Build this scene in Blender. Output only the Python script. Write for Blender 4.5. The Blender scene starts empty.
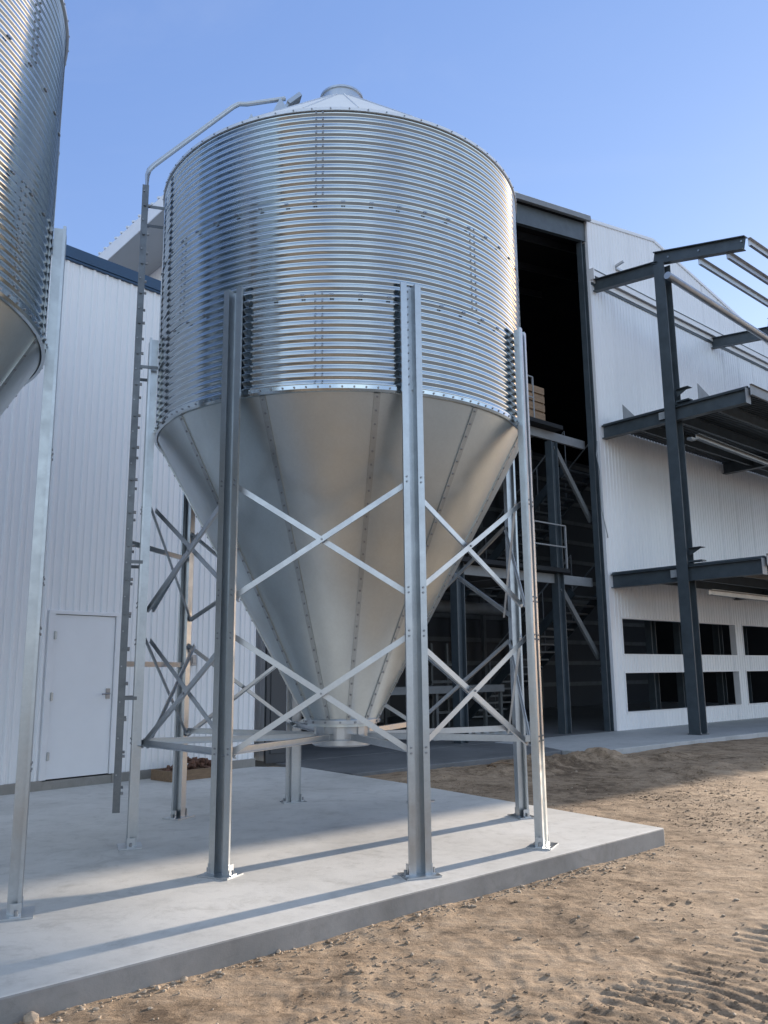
import bpy, math, random
import numpy as np
from mathutils import Vector, Matrix

random.seed(7)
rng = np.random.default_rng(7)
R = math.radians
sc = bpy.context.scene
COL = sc.collection

# ------------------------------------------------------------------ mesh builder
class MB:
    def __init__(self):
        self.v = []; self.f = []; self.s = []; self.mi = []; self.cur = 0

    def add(self, verts, faces, smooth=False):
        o = len(self.v)
        self.v.extend([tuple(p) for p in verts])
        self.f.extend([tuple(i + o for i in f) for f in faces])
        self.s.extend([smooth] * len(faces)); self.mi.extend([self.cur] * len(faces))

    def box(self, x0, x1, y0, y1, z0, z1, M=None):
        p = [(x, y, z) for z in (z0, z1) for y in (y0, y1) for x in (x0, x1)]
        if M is not None:
            p = [M @ Vector(q) for q in p]
        self.add(p, [(0, 2, 3, 1), (4, 5, 7, 6), (0, 1, 5, 4), (2, 6, 7, 3), (0, 4, 6, 2), (1, 3, 7, 5)])

    def sweep(self, prof, p0, p1, up=(0, 0, 1)):
        """closed 2D profile (side, up) extruded from p0 to p1"""
        p0 = Vector(p0); p1 = Vector(p1)
        d = (p1 - p0).normalized(); up = Vector(up)
        s = d.cross(up)
        if s.length < 1e-6:
            s = d.cross(Vector((1, 0, 0)))
        s.normalize(); u = s.cross(d).normalized()
        n = len(prof)
        vs = [p0 + s * a + u * b for a, b in prof] + [p1 + s * a + u * b for a, b in prof]
        fs = [(i, (i + 1) % n, n + (i + 1) % n, n + i) for i in range(n)]
        fs += [tuple(reversed(range(n))), tuple(range(n, 2 * n))]
        self.add(vs, fs)

    def beam(self, p0, p1, w, h, up=(0, 0, 1)):
        self.sweep([(-w / 2, -h / 2), (w / 2, -h / 2), (w / 2, h / 2), (-w / 2, h / 2)], p0, p1, up)

    def ibeam(self, p0, p1, w, h, t=.012, up=(0, 0, 1)):
        a, b, c = w / 2, h / 2, t / 2
        self.sweep([(-a, -b), (a, -b), (a, -b + t), (c, -b + t), (c, b - t), (a, b - t), (a, b), (-a, b), (-a, b - t), (-c, b - t), (-c, -b + t), (-a, -b + t)], p0, p1, up)

    def angle(self, p0, p1, w, t=.005, up=(0, 0, 1), flip=1):
        self.sweep([(0, 0), (flip * w, 0), (flip * w, t), (flip * t, t), (flip * t, w), (0, w)][::flip], p0, p1, up)

    def channel(self, p0, p1, w, h, t=.006, up=(0, 0, 1), flip=1):
        """C open to the +side"""
        P = [(0, -h / 2), (w, -h / 2), (w, -h / 2 + t), (t, -h / 2 + t), (t, h / 2 - t), (w, h / 2 - t), (w, h / 2), (0, h / 2)]
        P = [(flip * a, b) for a, b in P][::flip]
        self.sweep(P, p0, p1, up)

    def tube(self, pts, r, n=10, cap=True):
        pts = [Vector(p) for p in pts]
        rings = []
        ref = Vector((0, 0, 1))
        for i, p in enumerate(pts):
            d = (pts[min(i + 1, len(pts) - 1)] - pts[max(i - 1, 0)]).normalized()
            a = d.cross(ref)
            if a.length < 1e-3:
                a = d.cross(Vector((1, 0, 0)))
            a.normalize(); b = a.cross(d)
            rings.append([p + a * (r * math.cos(2 * math.pi * k / n)) + b * (r * math.sin(2 * math.pi * k / n)) for k in range(n)])
        vs = [q for g in rings for q in g]
        fs = []
        for i in range(len(pts) - 1):
            for k in range(n):
                fs.append((i * n + k, i * n + (k + 1) % n, (i + 1) * n + (k + 1) % n, (i + 1) * n + k))
        self.add(vs, fs, True)
        if cap:
            self.add(rings[0], [tuple(range(n))[::-1]]); self.add(rings[-1], [tuple(range(n))])

    def lathe(self, prof, n=96, closed=False, smooth=True, dr=None, split=18):
        """prof: list of (r, z) turned about z; sharp profile corners stay sharp"""
        if split < 170 and not closed:
            run = [prof[0]]
            for i in range(1, len(prof)):
                run.append(prof[i])
                if i + 1 < len(prof):
                    a = math.atan2(prof[i][1] - prof[i - 1][1], prof[i][0] - prof[i - 1][0]); c_ = math.atan2(prof[i + 1][1] - prof[i][1], prof[i + 1][0] - prof[i][0])
                    dd = abs((math.degrees(c_ - a) + 180) % 360 - 180)
                    if dd > split:
                        self.lathe(run, n, False, smooth, dr, 999); run = [prof[i]]
            self.lathe(run, n, False, smooth, dr, 999)
            return
        m = len(prof); vs = []
        for k in range(n):
            a = 2 * math.pi * k / n; c, s = math.cos(a), math.sin(a)
            e = dr(a) if dr else 0
            vs += [((r + e) * c, (r + e) * s, z) for r, z in prof]
        fs = []
        for k in range(n):
            k2 = (k + 1) % n
            for i in range(m - 1 + (1 if closed else 0)):
                j = (i + 1) % m
                fs.append((k * m + i, k2 * m + i, k2 * m + j, k * m + j))
        self.add(vs, fs, smooth)

    def bolt(self, p, nrm, r=.009, h=.008):
        p = Vector(p); n = Vector(nrm).normalized()
        a = n.orthogonal().normalized(); b = n.cross(a)
        lo = [p + (a * math.cos(k * math.pi / 3) + b * math.sin(k * math.pi / 3)) * r for k in range(6)]
        hi = [q + n * h for q in lo]
        self.cur = 1
        self.add(lo + hi, [(k, (k + 1) % 6, 6 + (k + 1) % 6, 6 + k) for k in range(6)] + [tuple(range(6, 12))])
        self.cur = 0

    def poly(self, pts, z0, z1):
        n = len(pts)
        vs = [(x, y, z0) for x, y in pts] + [(x, y, z1) for x, y in pts]
        self.add(vs, [tuple(reversed(range(n))), tuple(range(n, 2 * n))] + [(i, (i + 1) % n, n + (i + 1) % n, n + i) for i in range(n)])

    def build(self, name, mat, parent=None, bevel=0):
        me = bpy.data.meshes.new(name)
        me.from_pydata(self.v, [], self.f)
        me.polygons.foreach_set('use_smooth', self.s)
        me.materials.append(mat)
        if len(self.mi) == len(self.f) and 1 in self.mi:
            me.materials.append(M['bolt']); me.polygons.foreach_set('material_index', self.mi)
        me.update()
        o = bpy.data.objects.new(name, me); COL.objects.link(o)
        if parent is not None:
            o.parent = parent
        if bevel:
            b = o.modifiers.new('bevel', 'BEVEL'); b.width = bevel; b.segments = 2; b.limit_method = 'ANGLE'
        return o

def tag(o, label=None, cat=None, group=None, kind=None):
    if label: o['label'] = label
    if cat: o['category'] = cat
    if group: o['group'] = group
    if kind: o['kind'] = kind
    return o

def empty(name, loc, rz=0, label=None, cat=None, group=None):
    o = bpy.data.objects.new(name, None); COL.objects.link(o)
    o.location = loc; o.rotation_euler = (0, 0, rz); o.empty_display_size = .2
    return tag(o, label, cat, group)

# ------------------------------------------------------------------ materials
def mat(name):
    m = bpy.data.materials.new(name); m.use_nodes = True
    nt = m.node_tree
    return m, nt, nt.nodes['Principled BSDF']

def N(nt, t, **kw):
    n = nt.nodes.new(t)
    for k, v in kw.items():
        if k in n.inputs: n.inputs[k].default_value = v
        else: setattr(n, k, v)
    return n

def ramp(nt, src, stops):
    r = nt.nodes.new('ShaderNodeValToRGB')
    e = r.color_ramp.elements
    while len(e) < len(stops): e.new(.5)
    for el, (p, c) in zip(e, stops):
        el.position = p; el.color = (*c, 1) if len(c) == 3 else c
    nt.links.new(src, r.inputs[0])
    return r

def noise(nt, scale, detail=4, rough=.55, vec=None, dist=0):
    n = N(nt, 'ShaderNodeTexNoise', Scale=scale, Detail=detail, Roughness=rough, Distortion=dist)
    nt.links.new(vec if vec is not None else nt.nodes['co'].outputs[0], n.inputs['Vector'])
    return n

def co(nt, kind='Object', scale=None):
    t = nt.nodes.new('ShaderNodeTexCoord')
    m = nt.nodes.new('ShaderNodeMapping'); m.name = 'co'
    nt.links.new(t.outputs[kind], m.inputs[0])
    if scale: m.inputs['Scale'].default_value = scale
    return m

def metal(name, col, r0=.25, r1=.42, spangle=.12, streak=True, bump=.02, metallic=1.0):
    m, nt, b = mat(name); co(nt)
    vo = N(nt, 'ShaderNodeTexVoronoi', Scale=55.0); nt.links.new(nt.nodes['co'].outputs[0], vo.inputs['Vector'])
    n1 = noise(nt, 1.6, 5, .6)
    n2 = noise(nt, 9, 4, .6)
    hi = tuple(min(1, c * (1 + spangle)) for c in col); lo = tuple(c * (1 - spangle) for c in col)
    r = ramp(nt, n1.outputs[0], [(.3, lo), (.7, hi)])
    mx = N(nt, 'ShaderNodeMix', data_type='RGBA', blend_type='MULTIPLY'); mx.inputs[0].default_value = .5
    bw = nt.nodes.new('ShaderNodeRGBToBW'); nt.links.new(vo.outputs['Color'], bw.inputs[0])
    r2 = ramp(nt, bw.outputs[0], [(0, (1 - 1.6 * spangle,) * 3), (1, (1, 1, 1))])
    nt.links.new(r.outputs[0], mx.inputs[6]); nt.links.new(r2.outputs[0], mx.inputs[7])
    nt.links.new(mx.outputs[2], b.inputs['Base Color'])
    rr = nt.nodes.new('ShaderNodeMapRange'); rr.inputs['To Min'].default_value = r0; rr.inputs['To Max'].default_value = r1
    rr.inputs['From Min'].default_value = .3; rr.inputs['From Max'].default_value = .7
    nt.links.new(n2.outputs[0], rr.inputs[0]); nt.links.new(rr.outputs[0], b.inputs['Roughness'])
    b.inputs['Metallic'].default_value = metallic
    if bump:
        bp = N(nt, 'ShaderNodeBump', Strength=bump, Distance=.05)
        n3 = noise(nt, 3.0, 3, .5); nt.links.new(n3.outputs[0], bp.inputs['Height']); nt.links.new(bp.outputs[0], b.inputs['Normal'])
    return m

def paint(name, col, rough=.45, var=.08, scale=2.0, streak=None, bump=.0, spec=.5):
    m, nt, b = mat(name); co(nt, 'Object', streak)
    n1 = noise(nt, scale, 6, .62)
    r = ramp(nt, n1.outputs[0], [(.3, tuple(c * (1 - var) for c in col)), (.7, tuple(min(1, c * (1 + var)) for c in col))])
    nt.links.new(r.outputs[0], b.inputs['Base Color'])
    b.inputs['Roughness'].default_value = rough
    b.inputs['Specular IOR Level'].default_value = spec
    if bump:
        bp = N(nt, 'ShaderNodeBump', Strength=bump, Distance=.02)
        n3 = noise(nt, scale * 12, 4, .6); nt.links.new(n3.outputs[0], bp.inputs['Height']); nt.links.new(bp.outputs[0], b.inputs['Normal'])
    return m

def concrete(name, a, c, d, rough=.75):
    m, nt, b = mat(name); co(nt)
    n1 = noise(nt, .7, 8, .62, dist=.4); n2 = noise(nt, 5, 8, .7); n3 = noise(nt, 90, 4, .7)
    r1 = ramp(nt, n1.outputs[0], [(.32, a), (.52, c), (.72, d)])
    r2 = ramp(nt, n2.outputs[0], [(.3, (.78, .78, .78)), (.5, (1, 1, 1)), (.75, (1.0, 1.0, 1.0))])
    mx = N(nt, 'ShaderNodeMix', data_type='RGBA', blend_type='MULTIPLY'); mx.inputs[0].default_value = .75
    nt.links.new(r1.outputs[0], mx.inputs[6]); nt.links.new(r2.outputs[0], mx.inputs[7])
    # trowel sweeps and pale dusty patches
    n4 = noise(nt, 2.3, 10, .78, dist=2.2)
    r4 = ramp(nt, n4.outputs[0], [(.30, (.72, .715, .70)), (.47, (1, 1, 1)), (.60, (1, 1, 1)), (.78, (1.12, 1.11, 1.09))])
    mx4 = N(nt, 'ShaderNodeMix', data_type='RGBA', blend_type='MULTIPLY'); mx4.inputs[0].default_value = .8
    nt.links.new(mx.outputs[2], mx4.inputs[6]); nt.links.new(r4.outputs[0], mx4.inputs[7]); mx = mx4
    # fine pitting
    r3 = ramp(nt, n3.outputs[0], [(.28, (.7, .7, .7)), (.4, (1, 1, 1))])
    mx2 = N(nt, 'ShaderNodeMix', data_type='RGBA', blend_type='MULTIPLY'); mx2.inputs[0].default_value = .5
    nt.links.new(mx.outputs[2], mx2.inputs[6]); nt.links.new(r3.outputs[0], mx2.inputs[7])
    nt.links.new(mx2.outputs[2], b.inputs['Base Color'])
    b.inputs['Roughness'].default_value = rough
    bp = N(nt, 'ShaderNodeBump', Strength=.25, Distance=.01)
    nt.links.new(n2.outputs[0], bp.inputs['Height'])
    bp2 = N(nt, 'ShaderNodeBump', Strength=.15, Distance=.004)
    nt.links.new(n3.outputs[0], bp2.inputs['Height']); nt.links.new(bp.outputs[0], bp2.inputs['Normal'])
    nt.links.new(bp2.outputs[0], b.inputs['Normal'])
    return m

def dirt(name, dark, mid, light):
    m, nt, b = mat(name); co(nt)
    n1 = noise(nt, .55, 6, .6, dist=.5); n2 = noise(nt, 4.5, 9, .72, dist=.3); n3 = noise(nt, 38, 6, .72)
    ad = N(nt, 'ShaderNodeMath', operation='MULTIPLY_ADD'); ad.inputs[1].default_value = .40
    nt.links.new(n1.outputs[0], ad.inputs[0])
    ml = N(nt, 'ShaderNodeMath', operation='MULTIPLY'); ml.inputs[1].default_value = .60
    nt.links.new(n2.outputs[0], ml.inputs[0]); nt.links.new(ml.outputs[0], ad.inputs[2])
    r = ramp(nt, ad.outputs[0], [(.40, dark), (.485, mid), (.60, light)])
    r3 = ramp(nt, n3.outputs[0], [(.3, (.62, .6, .58)), (.5, (1, 1, 1)), (.72, (1.15, 1.14, 1.12))])
    mx = N(nt, 'ShaderNodeMix', data_type='RGBA', blend_type='MULTIPLY'); mx.inputs[0].default_value = .8
    nt.links.new(r.outputs[0], mx.inputs[6]); nt.links.new(r3.outputs[0], mx.inputs[7])
    # scraped streaks along the pad and dark crumbs
    mp = nt.nodes.new('ShaderNodeMapping'); mp.inputs['Rotation'].default_value = (0, 0, R(-35)); mp.inputs['Scale'].default_value = (2.2, 13, 6)
    tc = nt.nodes.new('ShaderNodeTexCoord'); nt.links.new(tc.outputs['Object'], mp.inputs[0])
    n6 = noise(nt, 1.0, 8, .7, mp.outputs[0], .8)
    r6 = ramp(nt, n6.outputs[0], [(.33, (.66, .64, .62)), (.5, (1, 1, 1)), (.7, (1.12, 1.11, 1.09))])
    n7 = noise(nt, 120, 5, .75)
    r7 = ramp(nt, n7.outputs[0], [(.33, (.45, .43, .41)), (.43, (1, 1, 1)), (.66, (1, 1, 1)), (.74, (1.25, 1.24, 1.22))])
    for rr_, f_ in ((r6, .75), (r7, .8)):
        q = N(nt, 'ShaderNodeMix', data_type='RGBA', blend_type='MULTIPLY'); q.inputs[0].default_value = f_
        nt.links.new(mx.outputs[2], q.inputs[6]); nt.links.new(rr_.outputs[0], q.inputs[7]); mx = q
    nt.links.new(mx.outputs[2], b.inputs['Base Color'])
    b.inputs['Roughness'].default_value = .95; b.inputs['Specular IOR Level'].default_value = .15
    bp = N(nt, 'ShaderNodeBump', Strength=.7, Distance=.035); nt.links.new(n2.outputs[0], bp.inputs['Height'])
    bp2 = N(nt, 'ShaderNodeBump', Strength=.8, Distance=.010); nt.links.new(n3.outputs[0], bp2.inputs['Height'])
    nt.links.new(bp.outputs[0], bp2.inputs['Normal'])
    bp3 = N(nt, 'ShaderNodeBump', Strength=.7, Distance=.012); nt.links.new(n6.outputs[0], bp3.inputs['Height']); nt.links.new(bp2.outputs[0], bp3.inputs['Normal'])
    bp4 = N(nt, 'ShaderNodeBump', Strength=.6, Distance=.004); nt.links.new(n7.outputs[0], bp4.inputs['Height']); nt.links.new(bp3.outputs[0], bp4.inputs['Normal'])
    nt.links.new(bp4.outputs[0], b.inputs['Normal'])
    return m

M = {}
M['galv'] = metal('galvanised_sheet', (.50, .555, .59), .09, .15, .04, bump=.012)
M['hopper'] = metal('galvanised_hopper', (.57, .625, .645), .33, .39, .06, bump=.008)
M['seam'] = metal('hopper_seam_steel', (.47, .51, .53), .3, .42, .14)
M['roofm'] = metal('galvanised_roof', (.74, .75, .76), .55, .65, .03)
M['leg'] = metal('galvanised_leg', (.45, .485, .515), .3, .42, .09, bump=.006)
M['brace'] = metal('galvanised_brace', (.50, .53, .56), .34, .46, .08, bump=.006)
M['ladder'] = metal('weathered_ladder_steel', (.17, .185, .20), .4, .55, .15)
M['channel'] = metal('dull_channel_steel', (.30, .31, .315), .42, .55, .1)
M['bolt'] = metal('bolt_steel', (.30, .315, .335), .4, .55, .1, bump=0)
M['white'] = paint('white_wall_paint', (.80, .815, .83), .42, .035, .8, (1.0, 1.0, .25))
M['white_facade'] = paint('white_facade_paint', (.79, .81, .835), .4, .035, .8, (1.0, 1.0, .25))
M['white_trim'] = paint('white_trim_paint', (.76, .77, .79), .4, .03, 3)
M['door'] = paint('door_paint', (.77, .79, .815), .4, .03, 1.5)
M['blue'] = paint('blue_trim_paint', (.014, .055, .12), .4, .1, 2)
M['steel'] = paint('grey_primer_steel', (.060, .078, .092), .45, .2, 4, bump=.05)
M['steel_light'] = paint('pale_grey_steel', (.20, .215, .23), .5, .12, 4)
M['purlin'] = metal('purlin_steel', (.52, .53, .54), .4, .52, .10)
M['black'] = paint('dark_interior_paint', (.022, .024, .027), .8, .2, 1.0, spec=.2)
M['darkpanel'] = paint('charcoal_panel_paint', (.05, .056, .064), .5, .1, 1.0)
M['soffit'] = paint('grey_soffit_paint', (.34, .35, .36), .6, .04, 1.0)
M['slab'] = concrete('pale_concrete', (.44, .43, .405), (.53, .52, .495), (.60, .59, .565))
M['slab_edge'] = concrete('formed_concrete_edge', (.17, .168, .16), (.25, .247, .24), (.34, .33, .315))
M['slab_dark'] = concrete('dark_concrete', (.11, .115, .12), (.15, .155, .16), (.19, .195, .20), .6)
M['walk'] = concrete('walkway_concrete', (.38, .39, .39), (.43, .44, .44), (.47, .475, .475))
M['curb'] = concrete('curb_concrete', (.22, .21, .19), (.27, .26, .24), (.32, .30, .27))
M['dirt'] = dirt('tan_dirt', (.14, .10, .069), (.305, .225, .154), (.41, .312, .222))
M['reflect_grey'] = concrete('grey_reflect_ground', (.14, .14, .136), (.19, .188, .182), (.25, .247, .24), .95)  # neutral grey of the added ground mirrored in the bin metal
M['stone'] = paint('pale_stone', (.38, .30, .22), .85, .3, 14, bump=.3)
M['wood'] = paint('raw_timber', (.21, .14, .085), .75, .25, 6, (1, 6, 6), bump=.2)
M['bark'] = paint('reddish_wood_scraps', (.12, .06, .04), .9, .4, 20, bump=.3)
M['crate'] = paint('pale_crate_plastic', (.35, .38, .40), .5, .15, 8)
M['hardware'] = metal('dark_hardware', (.25, .25, .26), .3, .45, .1, bump=0)
M['dull'] = paint('dull_grey_equipment', (.13, .14, .145), .6, .2, 3)

# ------------------------------------------------------------------ numpy value noise for the terrain
def vnoise(x, y, s, seed):
    g = np.random.default_rng(seed).random((256, 256))
    x = x * s; y = y * s
    xi = np.floor(x).astype(int); yi = np.floor(y).astype(int)
    fx = x - xi; fy = y - yi
    fx = fx * fx * (3 - 2 * fx); fy = fy * fy * (3 - 2 * fy)
    a = g[xi % 256, yi % 256]; b = g[(xi + 1) % 256, yi % 256]; c = g[xi % 256, (yi + 1) % 256]; d = g[(xi + 1) % 256, (yi + 1) % 256]
    return (a * (1 - fx) + b * fx) * (1 - fy) + (c * (1 - fx) + d * fx) * fy - .5

A0 = R(41)
CX, CY = 5.573, 20.826                         # left foot of the white facade
CU, SU = math.cos(A0), math.sin(A0)
def uvw(u, v, z=0.):
    return (CX + CU * u - SU * v, CY + SU * u + CU * v, z)
def touv(x, y):
    dx, dy = x - CX, y - CY
    return dx * CU + dy * SU, -dx * SU + dy * CU

GZ = -.15
def ground_z(x, y):
    x = np.asarray(x, float); y = np.asarray(y, float)
    u, v = touv(x, y)
    near = np.clip(1.4 - np.hypot(x, y) / 45, 0, 1)
    z = GZ + near * (.05 * vnoise(x, y, .45, 1) + .022 * vnoise(x, y, 1.3, 2) + .011 * vnoise(x, y, 3.7, 3)
                     + .005 * vnoise(x, y, 8.5, 4) + .006 * vnoise(x, y, 19.0, 5))
    rough = np.clip(vnoise(x, y, .9, 6) * 3, 0, 1)
    z += near * rough * .010 * np.abs(vnoise(x, y, 14.0, 7) * 2)
    # spoil heaped along the edge of the dark slab and the walkway
    def heap(u0, v0, su, sv, h):
        return .9 * h * np.exp(-((u - u0) / su) ** 2 - ((v - v0) / sv) ** 2)
    hp = heap(-7.9, -2.9, .8, .55, .16) + heap(-6.6, -3.0, .7, .5, .24) + heap(-5.6, -3.25, .8, .4, .22) + heap(-4.2, -3.6, 1.6, .4, .10) \
        + heap(-8.9, -2.7, .6, .5, .10) + heap(-5.2, -5.0, 1.6, .5, .10) + heap(-2.5, -5.2, 2.0, .5, .09)
    z += hp * (.75 + 1.1 * vnoise(x, y, 2.6, 8) + .55 * vnoise(x, y, 6.0, 9) + .18 * vnoise(x, y, 15.0, 10))
    z += .05 * np.clip((v + 5.5) / 2.5, 0, 1) * (v < 0) * near
    z += .045 * np.clip((.6 - x) / 2.2, 0, 1) * (y > 2)
    # tyre track: lug ripples in a band running along the slab
    du, dv = touv(1.55, 4.55)
    s = u - du; t = v - dv
    t = t + .07 * vnoise(x, y, 1.2, 11)
    w = np.clip((.44 - np.abs(t)) / .1, 0, 1) * np.clip((s + 2.2) / .6, 0, 1) * np.clip((5 - s) / 2, 0, 1)
    ph = (s + np.abs(t + .02) * .22 + .10 * vnoise(x, y, 2.2, 12) + .05 * vnoise(x, y, 5, 14)) / .105 * 2 * np.pi
    rip = np.sin(ph); rip = np.sign(rip) * np.abs(rip) ** .7
    z = z + w * (-.004 + .0042 * rip * (1 + 1.0 * vnoise(x, y, 3, 13)))
    z += .003 * np.exp(-((np.abs(t) - .5) / .07) ** 2) * np.clip((s + 2.2) / .6, 0, 1) * np.clip((5 - s) / 2, 0, 1)
    return z

def grow(a, step, lim, k=1.35):
    out = []
    while abs(a) < lim or (a > 0) != (step > 0):
        a = a + step; step *= k; out.append(a)
        if abs(a) > lim: break
    return out

xs = np.arange(-2.4, 4.6, .022)
xs = np.concatenate([np.array(grow(-2.4, -.03, 1500)[::-1]), xs, np.array(grow(4.6, .03, 1500, 1.06))])
ys1 = np.arange(3.4, 7.5, .022); ys2 = np.arange(7.5, 21, .05)
ys = np.concatenate([np.array(grow(3.4, -.03, 1500)[::-1]), ys1, ys2, np.array(grow(21, .08, 1500))])
GXX, GYY = np.meshgrid(xs, ys)
GZZ = ground_z(GXX, GYY)
U_, V_ = touv(GXX, GYY)
nx, ny = len(xs), len(ys)
gm = bpy.data.meshes.new('ground')
verts = np.stack([GXX.ravel(), GYY.ravel(), GZZ.ravel()], 1)
# keep the dirt below every slab and floor
inside = (U_.ravel() > -9.7) & (V_.ravel() > -2.0)
idx = np.arange(nx * ny).reshape(ny, nx)
quads = np.stack([idx[:-1, :-1], idx[:-1, 1:], idx[1:, 1:], idx[1:, :-1]], -1).reshape(-1, 4)

# slab outline (world)
SLAB = [(2.58, 8.20), (.24, 11.60), (-1.33, 13.66), (-2.10, 13.80), (-9.0, 6.2), (-16.0, -1.7), (-8.2, -1.70)]
def in_slab(x, y):
    c = np.zeros_like(x, bool); n = len(SLAB)
    for i in range(n):
        x1, y1 = SLAB[i]; x2, y2 = SLAB[(i + 1) % n]
        cond = (y1 > y) != (y2 > y)
        xi = (x2 - x1) * (y - y1) / (y2 - y1 + 1e-12) + x1
        c ^= cond & (x < xi)
    return c
ins = in_slab(verts[:, 0], verts[:, 1]) | inside
verts[ins, 2] = np.minimum(verts[ins, 2], -.10)
gm.vertices.add(len(verts)); gm.vertices.foreach_set('co', verts.ravel())
gm.loops.add(quads.size); gm.loops.foreach_set('vertex_index', quads.ravel())
gm.polygons.add(len(quads)); gm.polygons.foreach_set('loop_start', np.arange(0, quads.size, 4)); gm.polygons.foreach_set('loop_total', np.full(len(quads), 4))
gm.polygons.foreach_set('use_smooth', np.ones(len(quads), bool))
gm.update(calc_edges=True); gm.materials.append(M['dirt'])
go = bpy.data.objects.new('ground', gm); COL.objects.link(go); tag(go, kind='structure')

# ------------------------------------------------------------------ slabs
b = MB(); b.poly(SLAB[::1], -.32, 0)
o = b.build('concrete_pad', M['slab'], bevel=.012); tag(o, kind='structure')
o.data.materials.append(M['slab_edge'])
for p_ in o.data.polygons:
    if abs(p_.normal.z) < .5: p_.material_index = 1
def uvpoly(p): return [uvw(u, v)[:2] for u, v in p]
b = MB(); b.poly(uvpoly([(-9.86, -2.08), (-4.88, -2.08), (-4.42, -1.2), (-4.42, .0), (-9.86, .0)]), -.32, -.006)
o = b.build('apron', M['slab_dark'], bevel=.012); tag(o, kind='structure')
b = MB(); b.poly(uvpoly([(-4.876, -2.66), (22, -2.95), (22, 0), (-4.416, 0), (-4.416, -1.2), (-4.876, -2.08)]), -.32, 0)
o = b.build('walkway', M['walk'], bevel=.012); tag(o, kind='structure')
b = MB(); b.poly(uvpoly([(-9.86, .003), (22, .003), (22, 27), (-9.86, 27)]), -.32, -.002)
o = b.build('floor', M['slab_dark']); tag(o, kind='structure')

gp = [(-45, -60), (45, -60), (45, -11.2), (14, -10.9), (-5, -11.3), (-17, -11.0), (-19, -11.4), (-45, -11.2)]  # unseen ground added behind the camera for the bin metal to reflect
b = MB(); b.poly(uvpoly(gp), -.5, -.045)
o = b.build('reflect_ground', M['reflect_grey'], bevel=.03); tag(o, kind='structure')

# ------------------------------------------------------------------ grain bin
BC = (-.421, 8.227)
RW, ZH, ZE, HL, RL = 1.84, 3.70, 6.20, 4.60, 1.905
TH0 = 20.0                                        # legs at TH0 + 45 k
AMP = .0082
def pol(r, deg, z): a = R(deg); return Vector((r * math.cos(a), r * math.sin(a), z))

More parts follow.
